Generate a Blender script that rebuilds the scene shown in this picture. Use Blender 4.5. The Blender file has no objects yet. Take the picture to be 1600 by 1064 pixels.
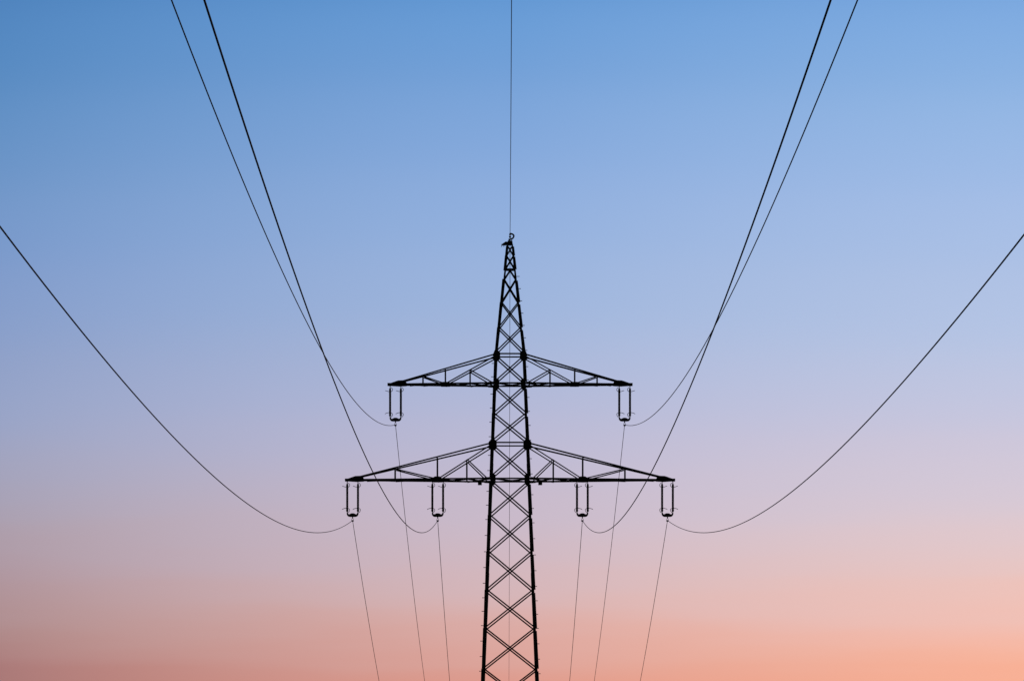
import bpy, bmesh, math, random
from mathutils import Vector
sc = bpy.context.scene
random.seed(4)

# ------------------------------------------------------------------ survey scale
S = 35.0                  # drawing units per metre (all levels and widths below are drawn to this scale)
EYE = 1.7                 # eye height above the meadow
EYE_LEVEL = 1390.0        # drawing level of the eye; levels count downwards
AXIS = 797.0              # drawing station of the pylon axis
FOCAL = 7100.0            # focal length in drawing units for a 1600 unit wide frame
D = FOCAL / S             # camera to pylon, about 203 m

def lv(y): return (EYE_LEVEL - y) / S + EYE          # level -> height above ground in metres
def st(x): return (x - AXIS) / S                     # station -> metres from the pylon axis

# ------------------------------------------------------------------ camera
cd = bpy.data.cameras.new("camera")
cam = bpy.data.objects.new("camera", cd); sc.collection.objects.link(cam)
cam.location = (-0.1, 0.0, EYE)
cam.rotation_euler = (math.radians(90), 0, 0)
cd.sensor_width = 36.0
cd.lens = FOCAL / 1600 * 36.0                        # about 160 mm
cd.shift_x = 0.0041
cd.shift_y = (EYE_LEVEL - 532) / 1600                # level camera with the front raised
cd.clip_start = 0.1; cd.clip_end = 20000
sc.camera = cam

# ------------------------------------------------------------------ dusk sky
def lin(c):
    return tuple(((v/255)/12.92 if v/255 <= .04045 else (((v/255)+.055)/1.055)**2.4) for v in c)
SUN_EL, SUN_AZ = 0.6, 38.0      # degrees; azimuth to the right of the view
w = bpy.data.worlds.new("World"); sc.world = w; w.use_nodes = True
nt = w.node_tree; nt.nodes.clear(); N = nt.nodes; L = nt.links
def node(t, **k):
    n = N.new(t)
    for a, b in k.items(): setattr(n, a, b)
    return n
def mth(op, a, b=None):
    n = node('ShaderNodeMath', operation=op)
    for i, v in enumerate((a, b)):
        if v is None: continue
        if isinstance(v, (int, float)): n.inputs[i].default_value = v
        else: L.new(v, n.inputs[i])
    return n.outputs[0]
def mrange(v, a, b, smooth=False):
    n = node('ShaderNodeMapRange', interpolation_type='SMOOTHSTEP' if smooth else 'LINEAR')
    n.inputs['From Min'].default_value = a; n.inputs['From Max'].default_value = b
    L.new(v, n.inputs['Value']); return n.outputs['Result']
tc = node('ShaderNodeTexCoord'); sp = node('ShaderNodeSeparateXYZ')
L.new(tc.outputs['Generated'], sp.inputs[0])
X, Y, Z = sp.outputs
hor = mth('SQRT', mth('ADD', mth('MULTIPLY', X, X), mth('MULTIPLY', Y, Y)))
tan_el = mth('DIVIDE', Z, mth('MAXIMUM', hor, .001))
az = mth('ARCTAN2', X, Y)
# thin bands of haze lie along the horizon and shift the colours a little up or down
cmb = node('ShaderNodeCombineXYZ')
L.new(mth('MULTIPLY', az, 9.0), cmb.inputs[0]); L.new(mth('MULTIPLY', tan_el, 95.0), cmb.inputs[1])
hz = node('ShaderNodeTexNoise'); hz.inputs['Scale'].default_value = 1.0; hz.inputs['Detail'].default_value = 3
L.new(cmb.outputs[0], hz.inputs['Vector'])
band_amt = mth('MULTIPLY', mrange(tan_el, .13, .05, True), .013)
tan_b = mth('ADD', tan_el, mth('MULTIPLY', mth('SUBTRACT', hz.outputs[0], .5), band_amt))
E_MAX = 0.25
e = mrange(tan_b, 0, E_MAX)
def band(rows):
    r = node('ShaderNodeValToRGB'); cr = r.color_ramp; cr.interpolation = 'CARDINAL'
    rows = sorted(rows, key=lambda q: -q[0])
    pts = [((EYE_LEVEL - y) / FOCAL / E_MAX, c) for y, c in rows]
    while len(cr.elements) < len(pts): cr.elements.new(.5)
    for el, (p, c) in zip(cr.elements, pts): el.position = p
    for el, (p, c) in zip(cr.elements, pts): el.color = (*lin(c), 1)
    L.new(e, r.inputs[0]); return r.outputs[0]
# colour of the air by elevation, towards the left, the middle and the right of the sunset glow
SKY_L = [(1390,(120,72,66)),(1200,(160,110,107)),(1050,(170,123,122)),(980,(175,140,141)),(900,(175,151,160)),(810,(170,160,177)),(680,(156,164,196)),(550,(141,160,201)),(420,(126,155,203)),(300,(112,150,200)),(150,(93,141,195)),(0,(78,130,188)),(-300,(55,105,165))]
SKY_M = [(1390,(190,110,84)),(1200,(222,145,130)),(1050,(221,159,147)),(960,(217,177,175)),(873,(208,184,193)),(760,(196,186,206)),(650,(182,185,214)),(513,(163,182,219)),(390,(151,178,221)),(263,(137,171,220)),(130,(119,162,216)),(0,(100,152,211)),(-300,(75,128,192))]
SKY_R = [(1390,(240,140,96)),(1200,(249,166,138)),(1050,(248,177,151)),(980,(243,189,175)),(900,(233,197,193)),(810,(219,201,210)),(680,(203,199,220)),(550,(185,197,227)),(420,(173,193,229)),(300,(161,188,230)),(150,(143,180,227)),(0,(122,167,222)),(-300,(98,146,205))]
cl, cm, cr_ = band(SKY_L), band(SKY_M), band(SKY_R)
def mixc(f, a, b):
    n = node('ShaderNodeMix', data_type='RGBA')
    L.new(f, n.inputs[0]); L.new(a, n.inputs[6]); L.new(b, n.inputs[7]); return n.outputs[2]
def ease(v): return mth('SUBTRACT', 1.0, mth('POWER', mth('SUBTRACT', 1.0, v), 1.3))
glow = mixc(ease(mrange(az, 0, .113)), mixc(ease(mrange(az, -.113, 0)), cl, cm), cr_)
sky = node('ShaderNodeTexSky', sky_type='NISHITA')
sky.sun_disc = False
sky.sun_elevation = math.radians(SUN_EL); sky.sun_rotation = math.radians(SUN_AZ)
# the glow fills the sunset side; the rest of the dome is a darkening twilight sky
side = mth('MULTIPLY', mrange(mth('ABSOLUTE', az), 1.1, .25, True), mrange(tan_el, .8, .22, True))
dim = node('ShaderNodeVectorMath', operation='SCALE'); dim.inputs['Scale'].default_value = .05
L.new(sky.outputs[0], dim.inputs[0])
bg = node('ShaderNodeBackground'); out = node('ShaderNodeOutputWorld')
L.new(mixc(side, dim.outputs[0], glow), bg.inputs[0]); bg.inputs[1].default_value = 1.0
L.new(bg.outputs[0], out.inputs[0])

# ------------------------------------------------------------------ last light
sd = bpy.data.lights.new("sun", 'SUN'); sd.energy = 0.12; sd.angle = math.radians(.5); sd.color = (1, .55, .32)
so = bpy.data.objects.new("sun", sd); sc.collection.objects.link(so)
a, b_ = math.radians(SUN_AZ), math.radians(SUN_EL)
so.rotation_euler = Vector((-math.sin(a)*math.cos(b_), -math.cos(a)*math.cos(b_), -math.sin(b_))).to_track_quat('-Z', 'Y').to_euler()
sc.view_settings.view_transform = 'Standard'; sc.view_settings.look = 'None'
sc.view_settings.exposure = 0; sc.view_settings.gamma = 1

# ------------------------------------------------------------------ materials
def material(name, c1, c2, scale, rough, metal=0.0, bump=0.0):
    m = bpy.data.materials.new(name); m.use_nodes = True
    t = m.node_tree; p = t.nodes['Principled BSDF']
    co = t.nodes.new('ShaderNodeTexCoord'); nz = t.nodes.new('ShaderNodeTexNoise')
    nz.inputs['Scale'].default_value = scale; nz.inputs['Detail'].default_value = 6
    t.links.new(co.outputs['Object'], nz.inputs['Vector'])
    r = t.nodes.new('ShaderNodeValToRGB')
    r.color_ramp.elements[0].position = .35; r.color_ramp.elements[0].color = (*c1, 1)
    r.color_ramp.elements[1].position = .68; r.color_ramp.elements[1].color = (*c2, 1)
    t.links.new(nz.outputs[0], r.inputs[0]); t.links.new(r.outputs[0], p.inputs['Base Color'])
    p.inputs['Roughness'].default_value = rough; p.inputs['Metallic'].default_value = metal
    p.inputs['Specular IOR Level'].default_value = .25
    if bump:
        bn = t.nodes.new('ShaderNodeBump'); bn.inputs['Strength'].default_value = bump
        t.links.new(nz.outputs[0], bn.inputs['Height']); t.links.new(bn.outputs[0], p.inputs['Normal'])
    return m
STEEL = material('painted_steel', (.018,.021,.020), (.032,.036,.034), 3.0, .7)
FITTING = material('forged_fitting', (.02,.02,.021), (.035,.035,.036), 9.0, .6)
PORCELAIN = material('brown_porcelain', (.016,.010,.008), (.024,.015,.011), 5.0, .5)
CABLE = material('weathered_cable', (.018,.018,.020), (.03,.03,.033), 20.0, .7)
CONCRETE = material('concrete', (.22,.21,.20), (.34,.33,.31), 4.0, .9, bump=.3)
MEADOW = material('meadow_grass', (.035,.05,.018), (.075,.085,.03), .6, .95, bump=.6)

# ------------------------------------------------------------------ mesh helpers
def obj(name, bm, m, parent=None, loc=None):
    bmesh.ops.recalc_face_normals(bm, faces=bm.faces)
    me = bpy.data.meshes.new(name); bm.to_mesh(me); bm.free(); me.materials.append(m)
    o = bpy.data.objects.new(name, me); sc.collection.objects.link(o)
    if parent: o.parent = parent
    if loc: o.location = loc
    return o
def loft(bm, rings, cap=True, closed=True):
    vs = [[bm.verts.new(p) for p in r] for r in rings]
    n = len(vs[0])
    for q, r in zip(vs, vs[1:]):
        for i in range(n):
            bm.faces.new((q[i], q[(i+1) % n], r[(i+1) % n], r[i]))
    if cap: bm.faces.new(vs[0][::-1]); bm.faces.new(vs[-1])
def angle_bar(bm, p0, p1, nrm, w, t=.007, off=0.0):
    """rolled angle section from p0 to p1; nrm points away from the standing flange"""
    p0, p1 = Vector(p0), Vector(p1); d = (p1-p0).normalized()
    u = Vector(nrm).cross(d).normalized(); n = d.cross(u).normalized()
    prof = [(-w/2,0),(w/2,0),(w/2,-t),(-w/2+t,-t),(-w/2+t,-w),(-w/2,-w)]
    loft(bm, [[p + u*a + n*(b+off) for a, b in prof] for p in (p0, p1)])
def plate(bm, pts, depth_vec):
    d = Vector(depth_vec)
    loft(bm, [[Vector(p) - d/2 for p in pts], [Vector(p) + d/2 for p in pts]])
def box(bm, x0, x1, y0, y1, z0, z1):
    loft(bm, [[(x0,y0,z),(x1,y0,z),(x1,y1,z),(x0,y1,z)] for z in (z0, z1)])
def tube(bm, pts, r, seg=8):
    pts = [Vector(p) for p in pts]; rings = []; u = None
    for i, p in enumerate(pts):
        d = (pts[min(i+1, len(pts)-1)] - pts[max(i-1, 0)]).normalized()
        if u is None:
            u = d.cross(Vector((0,0,1)))
            if u.length < .05: u = d.cross(Vector((0,1,0)))
        u = (u - d*u.dot(d)).normalized(); v = d.cross(u)
        rr = r[i] if isinstance(r, (list, tuple)) else r
        rings.append([p + (u*math.cos(2*math.pi*k/seg) + v*math.sin(2*math.pi*k/seg))*rr for k in range(seg)])
    loft(bm, rings)
def lathe(bm, prof, cx=0, cy=0, seg=14):
    loft(bm, [[(cx + r*math.cos(2*math.pi*k/seg), cy + r*math.sin(2*math.pi*k/seg), z) for k in range(seg)] for z, r in prof])
def smooth_path(p, sub=6):
    p = [Vector(q) for q in p]; out = []
    for i in range(len(p)-1):
        a, b, c, d = p[max(i-1,0)], p[i], p[i+1], p[min(i+2,len(p)-1)]
        for k in range(sub):
            t = k/sub
            out.append(.5*((2*b) + (c-a)*t + (2*a-5*b+4*c-d)*t*t + (3*b-a-3*c+d)*t**3))
    return out + [p[-1]]
def tag(o, label, cat, group=None):
    o['label'] = label; o['category'] = cat
    if group: o['group'] = group
    return o

# ------------------------------------------------------------------ ground
def ground_z(x, y):
    z = 0.0
    if y > D + 6:
        q = y - D - 6
        z -= 14*(1 - math.exp(-q*q/(150*150)))
    r = math.hypot(x, y - D)
    if r > 30: z += .25*math.sin(x*.031 + 1)*math.sin(y*.023)*min(1, (r-30)/60)
    return z
bm = bmesh.new()
def axis(lo, hi, c):
    v = set()
    for k in range(-60, 61):
        s = math.copysign(abs(k/60)**2.2, k); v.add(round(c + s*(hi-lo)/2, 3))
    return sorted(v)
xs, ys = axis(-6000, 6000, 0), axis(-6000, 6000, D)
grid = [[bm.verts.new((x, y, ground_z(x, y))) for x in xs] for y in ys]
for j in range(len(ys)-1):
    for i in range(len(xs)-1):
        bm.faces.new((grid[j][i], grid[j][i+1], grid[j+1][i+1], grid[j+1][i]))
g = obj('meadow', bm, MEADOW); g['kind'] = 'structure'

# ------------------------------------------------------------------ pylon
pylon = bpy.data.objects.new('lattice_pylon', None); sc.collection.objects.link(pylon)
pylon.location = (0, D, 0)
tag(pylon, 'dark steel lattice electricity pylon with a pointed peak and two tiers of crossarms', 'pylon')

BASE = EYE_LEVEL + EYE*S
def hw(y):                                  # half width of the body at a drawing level, metres
    if y <= 553: return (4.7 + (y-383)*18.0/170)/S
    return (22.7 + (y-553)*.04055)/S
# --- legs
def leg(sx, sy):
    bm = bmesh.new(); rings = []
    def ring(y, w, t):
        h = hw(y); z = lv(y)
        prof = [(0,0),(w,0),(w,t),(t,t),(t,w),(0,w)]
        rings.append([(sx*(h-a), sy*(h-b), z) for a, b in prof])
    for y0, y1, w, t in ((BASE-8, 893, .115, .012), (892.4, 722, .105, .011), (721.4, 553.3, .097, .010), (552.7, 437, .084, .008), (436.4, 382, .068, .007)):
        ring(y0, w, t); ring(y1, w, t)
    loft(bm, rings)
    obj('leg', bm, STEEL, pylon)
for sx in (-1, 1):
    for sy in (-1, 1): leg(sx, sy)
for sx in (-1, 1):
    for sy in (-1, 1):
        bm = bmesh.new(); h = hw(BASE) - .06
        loft(bm, [[(sx*h + a*q, sy*h + b*q, z) for a, b in ((-1,-1),(1,-1),(1,1),(-1,1))] for z, q in ((-.5,.45),(.18,.38),(.24,.32))])
        obj('footing', bm, CONCRETE, pylon)
# --- cross bracing: four faces
FACES = [((1,0),(0,-1)), ((-1,0),(0,1)), ((0,1),(1,0)), ((0,-1),(-1,0))]      # along, outward
def fp(face, s, y, inset=.012):
    (ax, ay), (nx, ny) = face; h = hw(y)
    return Vector((ax*s*(h-.035) + nx*(h-inset), ay*s*(h-.035) + ny*(h-inset), lv(y)))
panels = [(384.5,400,.036),(400,421.5,.04),(437,473.5,.042),(473.5,513,.044),(513,551,.045),(558,598,.046),(604,647.4,.046),(647.4,690,.046),
          (697,746,.046),(753,806,.046),(806,863,.046),(863,922.6,.047),(922.6,982.2,.047),(982.2,1045.3,.048),
          (1045.3,1111,.05),(1111,1179,.05),(1179,1250,.05),(1250,1324,.05),(1324,1400,.05)]
for y0, y1, w in panels:
    w *= 1.28
    for f in FACES:
        n = Vector((*f[1], 0)); bm = bmesh.new()
        angle_bar(bm, fp(f,-1,y0), fp(f,1,y1), n, w, .006, -.016)
        angle_bar(bm, fp(f,1,y0), fp(f,-1,y1), -n, w, .006, -.009 + 2*0)
        a, b = fp(f,-1,y0), fp(f,1,y1); c, d = fp(f,1,y0), fp(f,-1,y1)
        k = hw(y0)/(hw(y0)+hw(y1)); m = a.lerp(b, k)
        tube(bm, [m + n*.03, m - n*.045], .011, 6)                       # crossing bolt ties both bars
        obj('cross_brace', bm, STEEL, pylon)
for f in FACES:                                                          # the half panel under the peak strut
    n = Vector((*f[1], 0)); bm = bmesh.new(); (ax, ay), (nx, ny) = f
    top = Vector((nx*(hw(423)-.012), ny*(hw(423)-.012), lv(423)))
    angle_bar(bm, top, fp(f,1,437.5), n, .05, .006, -.016); angle_bar(bm, top, fp(f,-1,437.5), n, .05, .006, -.0145)
    obj('cross_brace', bm, STEEL, pylon)
# --- horizontal struts
for y, w in ((421.5,.064),(555,.064),(693.7,.064),(600.8,.066),(749.8,.066)):
    for f in FACES:
        bm = bmesh.new(); n = Vector((*f[1], 0))
        angle_bar(bm, fp(f,-1,y), fp(f,1,y), n, w, .007, .004)
        obj('horizontal_strut', bm, STEEL, pylon)
# --- gusset plates on the front and back faces
GUS = {555:  [(-4.6,-1.5),(-3.0,-6.0),(1.0,-7.0),(3.4,-4.4),(5.6,-2.2),(5.8,3.0),(3.4,6.0),(-2.6,6.6),(-6.4,3.4)],
       694:  [(-6.6,-1.2),(-3.6,-5.0),(-1.0,-7.2),(3.0,-5.4),(5.8,-2.4),(6.2,3.2),(4.0,6.0),(-4.4,6.2),(-7.2,3.6)],
       600.6:[(-1.6,-5.6),(3.2,-7.4),(5.6,-6.0),(6.2,0),(5.0,5.4),(2.4,6.2),(-1.6,4.0)],
       749.6:[(-1.8,-4.4),(2.6,-7.6),(6.2,-6.4),(6.6,0.4),(4.8,5.2),(1.8,6.8),(-1.6,4.4)]}
for y, poly in GUS.items():
    for sx in (-1, 1):
        for sy in (-1, 1):
            bm = bmesh.new(); h = hw(y)
            plate(bm, [(sx*(h - .05 + a/S), sy*(h+.004), lv(y + b*.88)) for a, b in [(-p, q) for p, q in poly]], (0, .012, 0))
            obj('gusset_plate', bm, STEEL, pylon)
# --- small splice plates on the outer leg flanges
for y in (533, 840, 1000):
    for sx in (-1, 1):
        bm = bmesh.new(); h = hw(y)
        loft(bm, [[(sx*(hw(q)+.002), -.11 + -hw(q) + .11 + a, lv(q)) for a in (.01, .09)] + [(sx*(hw(q)+.014), -hw(q) + a, lv(q)) for a in (.09, .01)] for q in (y-9, y+9)])
        obj('splice_plate', bm, STEEL, pylon)
# --- step bolts on two opposite legs
def bolt(sx, sy, y):
    bm = bmesh.new(); x = sx*(hw(y)-.02); yy = sy*(hw(y)-.05); z = lv(y)
    tube(bm, [(x,yy,z),(x+sx*.15,yy,z),(x+sx*.151,yy,z),(x+sx*.166,yy,z)], [.0145,.0145,.019,.019], 8)
    obj('step_bolt', bm, FITTING, pylon)
right = [432.3,451.4,470.5,489.7,508.7,528,547.6,573,594,621,642.7,664.7,687.5,716.6,740.3,772.7,794.2,816.6,841.3,866.7,891.3,915.7,938.2,959.2,981.4,1005.4,1029.4,1052]
right += [1075+23.2*k for k in range(12)]
for y in right:
    c = 0.5*hw(y)*2/D*(EYE_LEVEL-y)        # the far leg reads a little lower, the near one a little higher
    lvl = y - (EYE_LEVEL-y)*hw(y)/D
    bolt(1, 1, lvl)
    if y > 560: bolt(-1, -1, lvl)
# --- crossarms
def make_arm(side, root_b, root_t, tip_x, gus_x, posts, inner_post, out_diag, in_diag, hang, box_x=None):
    """side -1 left / +1 right; stations measured outward from the axis in drawing units"""
    tipd = .19
    yb, yt = root_b, root_t
    top_tip = yb - 4.4
    rx_b, rx_t = hw(yb)*S, hw(yt)*S
    def depth(x, y):
        db = hw(yb) + (tipd - hw(yb))*(x - rx_b)/(gus_x - rx_b)
        return max(tipd*.8, db)
    def topy(x): return yt + (top_tip - yt)*(x - rx_t)/(gus_x - 6 - rx_t)
    def dtop(x): return max(tipd*.8, hw(yt) + (tipd - hw(yt))*(x - rx_t)/(gus_x - 6 - rx_t))
    def P(x, y, sy, inset=0.0):
        k = 0 if yb - topy(x) < .5 else min(1, max(0, (yb - y)/(yb - topy(x))))
        d = depth(x, y)*(1-k) + dtop(x)*k
        return Vector((side*x/S, sy*(d - inset), lv(y)))
    up = Vector((0,0,1))
    bm = bmesh.new()                                                     # bottom frame: both chords joined by the end channel
    for sy in (-1, 1):
        a = P(rx_b - 1.0, yb, sy); b = P(gus_x, yb, sy); c = Vector((side*tip_x/S, sy*tipd, lv(yb)))
        for p, q in ((a, b), (b, c)):
            angle_bar(bm, p, q, Vector((0, sy, 0)), .076, .008, 0)
    x0, x1 = sorted((side*(tip_x+.1)/S, side*(gus_x - 10)/S))
    box(bm, x0, x1, -tipd+.012, tipd-.012, lv(yb)-.05, lv(yb)+.054)
    arm = obj('crossarm', bm, STEEL, pylon)
    for sy in (-1, 1):
        n = Vector((0, sy, 0))
        bm = bmesh.new(); angle_bar(bm, P(rx_t + 1, topy(rx_t + 1), sy), P(gus_x - 2, topy(gus_x - 6), sy), n, .066, .007, .003)
        obj('top_chord', bm, STEEL, arm)
        for x in posts:
            bm = bmesh.new(); angle_bar(bm, P(x, yb - .8, sy), P(x, topy(x) + .5, sy), n, .06, .006, -.012)
            obj('post', bm, STEEL, arm)
        xi, yi = inner_post
        bm = bmesh.new(); angle_bar(bm, P(xi, yb - .8, sy), P(xi, yi, sy), n, .06, .006, -.012)
        obj('post', bm, STEEL, arm)
        for (xa, ya), (xb, yb2) in (out_diag, in_diag[0], in_diag[1]):
            bm = bmesh.new(); angle_bar(bm, P(xa, ya, sy), P(xb, yb2, sy), n, .052, .006, -.02)
            obj('diagonal_brace', bm, STEEL, arm)
        # tip gusset
        gx = gus_x
        pts = [(gx+17,-1.2),(gx+7,-5.0),(gx+3.5,-6.2),(gx-5,-6.6),(gx-9,-4.5),(gx-9,2.0),(gx+2,2.6),(gx+17,1.6)]
        bm = bmesh.new(); plate(bm, [(side*x/S, sy*(tipd+.013), lv(yb+q*.93)) for x, q in pts], (0,.012,0))
        obj('tip_plate', bm, STEEL, arm)
        # chord gusset where the inner posts meet the chord
        x = posts[-1]; gq = 4.0 if tip_x > 200 else 2.6
        bm = bmesh.new(); d = depth(x, yb) + .014
        plate(bm, [(side*(x+a)/S, sy*d, lv(yb+b)) for a, b in ((-7,-1.8),(-3.4,-gq),(3.4,-gq),(7,-1.8),(7,1.8),(-7,1.8))], (0,.01,0))
        obj('gusset_plate', bm, STEEL, arm)
        bm = bmesh.new(); x = rx_b + 5; d = depth(x, yb) + .014
        plate(bm, [(side*(x+a)/S, sy*d, lv(yb+b)) for a, b in ((-4.6,-2.2),(4.6,-1.6),(4.6,1.8),(-4.6,2.4))], (0,.01,0))
        obj('gusset_plate', bm, STEEL, arm)
    # plan bracing lies flat between the bottom chords
    stations = [rx_b + 2] + [inner_post[0]] + sorted(posts) + [gus_x - 14]
    for a, b in zip(stations, stations[1:]):
        for s1 in (-1, 1):
            bm = bmesh.new()
            p, q = P(a, yb, s1, .02), P(b, yb, -s1, .02)
            angle_bar(bm, p, q, up, .058, .006, .012 if s1 > 0 else -.002)
            obj('plan_brace', bm, STEEL, arm)
        bm = bmesh.new(); angle_bar(bm, P(b, yb, -1, .02), P(b, yb, 1, .02), up, .058, .006, -.012)
        obj('plan_brace', bm, STEEL, arm)
    for h in hang:                                                       # cross plates that carry the insulators
        for x in (h - 8.4, h + 8.4):
            bm = bmesh.new(); d = depth(x, yb)
            box(bm, side*x/S-.02, side*x/S+.02, -d, d, lv(yb+1.5)-.014, lv(yb+1.5)+.014)
            obj('hanger_plate', bm, STEEL, arm)
    if box_x:
        bm = bmesh.new(); d = depth(box_x, yb)
        q = side*box_x/S
        box(bm, q-.088, q+.088, -d-.004, -d+.12, lv(760.0), lv(752.6))
        bmesh.ops.bevel(bm, geom=bm.edges[:], offset=.008, segments=1, affect='EDGES')
        obj('sign_box', bm, STEEL, arm)
    return arm
for side in (-1, 1):
    make_arm(side, 600.8, 555.6, 191.3, 171, (136, 101), (62.4, 579.5),
             ((135, 589), (105, 599.5)), (((97, 598.8), (23.4, 558.5)), ((61.8, 580), (27.5, 600))), (179,))
    make_arm(side, 749.8, 694.4, 257.8, 238, (179.5, 113.5), (67.5, 720),
             ((178.5, 733.5), (119, 748.5)), (((109, 747.5), (30.0, 697.5)), ((67, 719.5), (35, 750))), (246, 113), 47)
# --- plan bracing inside the body
for y in (600.8, 749.8):
    for s1 in (-1, 1):
        bm = bmesh.new(); h = hw(y) - .04
        angle_bar(bm, (-h, -s1*h, lv(y)), (h, s1*h, lv(y)), (0,0,1), .062, .006, .014 if s1 > 0 else -.002)
        obj('plan_brace', bm, STEEL, pylon)
# --- head of the peak
bm = bmesh.new(); h = 3.7/S
loft(bm, [[(sx*q, sy*q, lv(y)) for sx, sy in ((-1,-1),(1,-1),(1,1),(-1,1))] for y, q in ((383.5, 4.3/S),(378, 3.8/S),(376.4, 3.5/S))])
cap = obj('peak_cap', bm, STEEL, pylon)
bm = bmesh.new()
for s in (-1, 1):
    plate(bm, [(st(783.6), s*.07, lv(383.6)), (st(785.4), s*.07, lv(381.0)), (st(790.2), s*.07, lv(377.9)), (st(794), s*.07, lv(378.4)), (st(794), s*.07, lv(383.3))], (0,.014,0))
box(bm, st(785.2), st(794), -.066, .066, lv(382.4), lv(381.9))
br = obj('side_bracket', bm, STEEL, pylon)
for x in (783.9, 787.4):
    bm = bmesh.new(); tube(bm, [(st(x),0,lv(382.2)),(st(x),0,lv(386.2))], .012, 8); box(bm, st(x)-.012, st(x)+.012, -.075, .075, lv(382.3), lv(381.7))
    obj('bracket_bolt', bm, FITTING, br)
bm = bmesh.new()
pts = smooth_path([(st(794.6),0,lv(374.6)),(st(798),0,lv(374.0)),(st(801),0,lv(372.6)),(st(802.6),0,lv(370.2)),(st(802.8),0,lv(368.2)),(st(801.2),0,lv(366.4)),(st(799),0,lv(365.6)),(st(797.4),0,lv(365.4)),(st(796.9),0,lv(366.4)),(st(797),0,lv(367.9))], 5)
tube(bm, pts, .038, 10)
hook = obj('earth_wire_hook', bm, FITTING, pylon)
bm = bmesh.new()
for x in (795, 799.8): tube(bm, [(st(x),0,lv(377)),(st(x),0,lv(374.0))], .014, 8)
box(bm, st(794.6), st(800.2), -.03, .03, lv(376.6), lv(376.1))
obj('hook_stem', bm, FITTING, hook)
bm = bmesh.new()
tube(bm, [(st(797),0,lv(367.4)),(st(797),0,lv(369.8))], .012, 8)
tube(bm, [(st(797),-.14,lv(370.4)),(st(797),-.1,lv(370.4)),(st(797),0,lv(370.4)),(st(797),.1,lv(370.4)),(st(797),.14,lv(370.4))], [.02,.042,.052,.042,.02], 10)
obj('earth_wire_clamp', bm, FITTING, hook)

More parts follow.
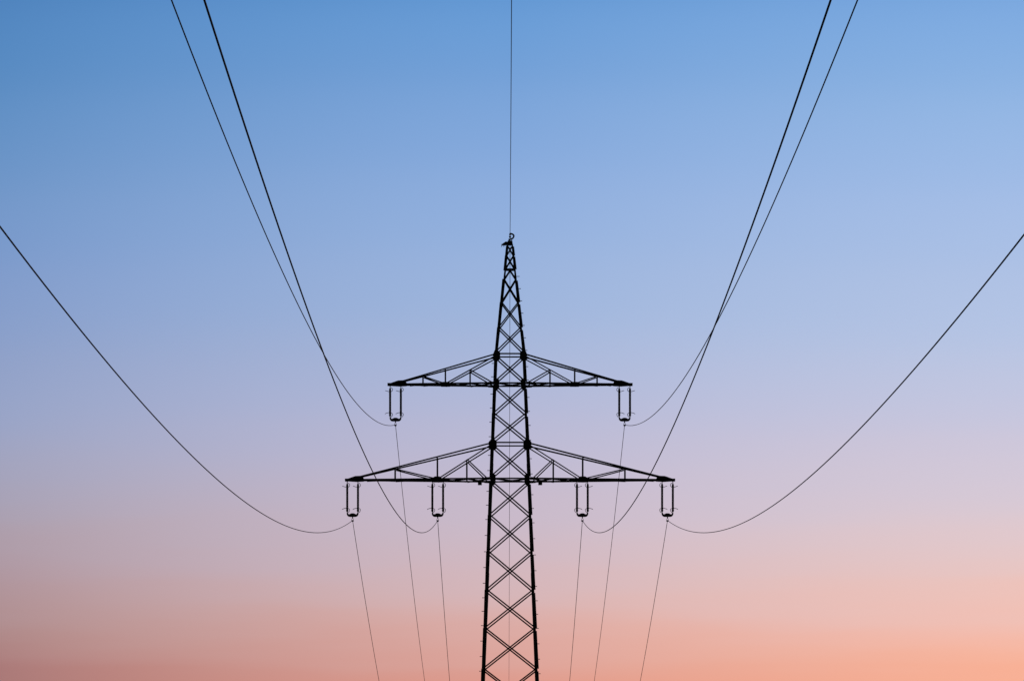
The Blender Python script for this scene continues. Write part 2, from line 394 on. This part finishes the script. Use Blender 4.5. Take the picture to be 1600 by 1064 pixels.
# ------------------------------------------------------------------ insulator sets
def make_insulator(mirror, name, label, group):
    """double long-rod suspension set; origin at its hanging point, drawing units below it"""
    t = bpy.data.objects.new('insulator_set', None); sc.collection.objects.link(t)
    tag(t, label, 'insulator', group)
    z = lambda q: -q/S
    m = mirror
    for s in (-1, 1):
        cx = s*8.4/S
        bm = bmesh.new(); prof = [(z(5.2), .026),(z(6.2), .030)]
        top, bot, n = 6.6, 45.0, 23
        for k in range(n):
            a = top + (bot-top)*k/n; p = (bot-top)/n
            prof += [(z(a), .043),(z(a+p*.28), .045),(z(a+p*.60), .057),(z(a+p*.72), .056),(z(a+p*.78), .044)]
        prof += [(z(45.4), .030),(z(46.4), .026)]
        lathe(bm, prof, cx, 0, 16)
        rod = obj('insulator_rod', bm, PORCELAIN, t)
        bm = bmesh.new(); lathe(bm, [(z(3.4), .022),(z(4.4), .042),(z(7.4), .050),(z(7.7), .044)], cx, 0, 12)
        obj('end_cap', bm, FITTING, rod)
        bm = bmesh.new(); lathe(bm, [(z(44.2), .044),(z(44.5), .052),(z(46.8), .046),(z(47.8), .022)], cx, 0, 12)
        obj('end_cap', bm, FITTING, rod)
        bm = bmesh.new(); tube(bm, [(cx,0,z(-1.2)),(cx,0,z(.8)),(cx,0,z(1.2)),(cx,0,z(3.8))], [.022,.022,.018,.018], 8)
        obj('shackle', bm, FITTING, t)
        bm = bmesh.new(); tube(bm, [(cx,0,z(47.4)),(cx,0,z(50))], .015, 8)
        obj('shackle', bm, FITTING, t)
        up = [(1.3,2.6,0),(2.4,3.0,-.02),(3.4,4.2,-.05),(3.9,6.2,-.07),(3.2,8.0,-.05),(1.6,8.9,-.03),(-1.2,9.1,-.05),(-3.4,8.7,-.06),(-5.4,7.9,-.04),(-7.6,7.2,0)]
        bm = bmesh.new(); tube(bm, smooth_path([(cx + m*a/S, y, z(q)) for a, q, y in up], 4), .0125, 8)
        obj('arcing_horn', bm, FITTING, t)
        dn = [(1.2,48.6,0),(2.6,47.8,-.02),(3.5,46.2,-.05),(3.9,44.4,-.07),(3.2,43.0,-.05),(1.4,42.2,-.03),(-1.2,41.9,-.05),(-3.4,42.0,-.06),(-5.6,42.6,-.04),(-8.0,43.6,0)]
        bm = bmesh.new(); tube(bm, smooth_path([(cx + m*a/S, y, z(q)) for a, q, y in dn], 4), .0125, 8)
        obj('arcing_horn', bm, FITTING, t)
    half = [(0,49.5),(2.4,49.7),(3.6,50.4),(5.2,51.2),(6.6,50.8),(7.2,49.6),(7.5,48.4),(9.2,48.4),(9.3,50.6),(8.8,52.4),(7.8,53.8),(6.4,54.9),(4.6,55.3),(0,55.4)]
    outline = [(a, q) for a, q in half] + [(-a, q) for a, q in half[-2:0:-1]]
    bm = bmesh.new()
    # plate split in convex strips so that the concave outline triangulates cleanly
    f = [bm.verts.new((a/S, -.018, z(q))) for a, q in outline]; b = [bm.verts.new((a/S, .018, z(q))) for a, q in outline]
    bm.faces.new(f); bm.faces.new(b[::-1])
    for i in range(len(f)): bm.faces.new((f[i], b[i], b[(i+1) % len(b)], f[(i+1) % len(f)]))
    bmesh.ops.triangulate(bm, faces=[q for q in bm.faces if len(q.verts) > 4])
    obj('yoke_plate', bm, FITTING, t)
    bm = bmesh.new()
    tube(bm, [(0,0,z(54.8)),(0,0,z(57.4)),(0,0,z(57.8))], [.026,.024,.014], 8)
    for s in (-1, 1): tube(bm, smooth_path([(0,0,z(57.2)),(s*.035,0,z(58.6)),(s*.045,0,z(60)),(s*.04,0,z(61.2))], 4), .009, 6)
    cl = obj('suspension_clamp', bm, FITTING, t)
    bm = bmesh.new()
    ring = lambda y, r, dz: [(r*1.15*math.cos(k*math.pi/6), y, z(60.9) + dz + min(.012, r*math.sin(k*math.pi/6))) for k in range(12)]
    loft(bm, [ring(-.17,.016,0), ring(-.1,.036,-.006), ring(0,.05,-.01), ring(.1,.036,-.006), ring(.17,.016,0)])
    obj('clamp_body', bm, FITTING, cl)
    return t
IG = 'insulator sets hanging from the crossarms'
def dup(root, label, mirror=False):
    r = root.copy(); sc.collection.objects.link(r); r['label'] = label
    for ch in list(root.children):
        c = ch.copy(); sc.collection.objects.link(c); c.parent = r
        for q in list(ch.children):
            d = q.copy(); sc.collection.objects.link(d); d.parent = c
    return r
places = [(-1,-179,600.8,'twin rod insulator set under the left tip of the shorter upper crossarm'),
          (-1,-246,749.8,'twin rod insulator set under the far left tip of the longer lower crossarm'),
          (-1,-113,749.8,'twin rod insulator set under the lower crossarm midway between left tip and tower body'),
          (1,179,600.8,'twin rod insulator set under the right tip of the shorter upper crossarm'),
          (1,246,749.8,'twin rod insulator set under the far right tip of the longer lower crossarm'),
          (1,113,749.8,'twin rod insulator set under the lower crossarm midway between right tip and tower body')]
proto = {}
for m, x, y, label in places:
    if m not in proto: o = proto[m] = make_insulator(1 if m < 0 else -1, 'insulator_set', label, IG)
    else: o = dup(proto[m], label)
    o.location = (x/S, D, lv(y + 2.2))

# ------------------------------------------------------------------ conductors and earth wire
def wire(name, x, y_att, near, far, r, label, cat, group=None, ends=(1.39, 1.3)):
    bm = bmesh.new(); pts = []
    z0 = lv(y_att)
    n = 150
    for k in range(n, 0, -1):                                            # span over the camera
        t = ends[0]*(k/n)**1.15
        pts.append((x/S, D*(1-t), z0 + (-near[0]*t + near[1]*t*t)/S))
    pts.append((x/S, D, z0))
    for k in range(1, 90):                                               # span beyond the pylon, down into the valley
        t = ends[1]*(k/89)**1.15
        pts.append((x/S, D*(1+t), z0 + (-far[0]*t + far[1]*t*t)/S))
    tube(bm, pts, r, 8)
    for f in bm.faces: f.smooth = True
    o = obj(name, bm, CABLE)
    tag(o, label, cat, group)
WG = 'conductors strung from the insulators'
UP, LO = 600.8 + 2.2 + 60.6, 749.8 + 2.2 + 60.8
for x, y, label in ((-179, UP, 'black conductor clamped under the left tip of the upper crossarm'),
                    (-246, LO, 'black conductor clamped under the left tip of the lower crossarm, curving to the left edge'),
                    (-113, LO, 'black conductor clamped under the inner left insulators of the lower crossarm'),
                    (179, UP, 'black conductor clamped under the right tip of the upper crossarm'),
                    (246, LO, 'black conductor clamped under the right tip of the lower crossarm, curving to the right edge'),
                    (113, LO, 'black conductor clamped under the inner right insulators of the lower crossarm')):
    wire('conductor', x, y, ((778.5, 577.3) if y == UP else (766, 562.5)), (1007, 552), .0124, label, 'power line', WG)
wire('earth_wire', 0, 370.4, (653, 470), (790, 420), .0115, 'thin single earth wire running over the very peak of the pylon', 'earth wire')
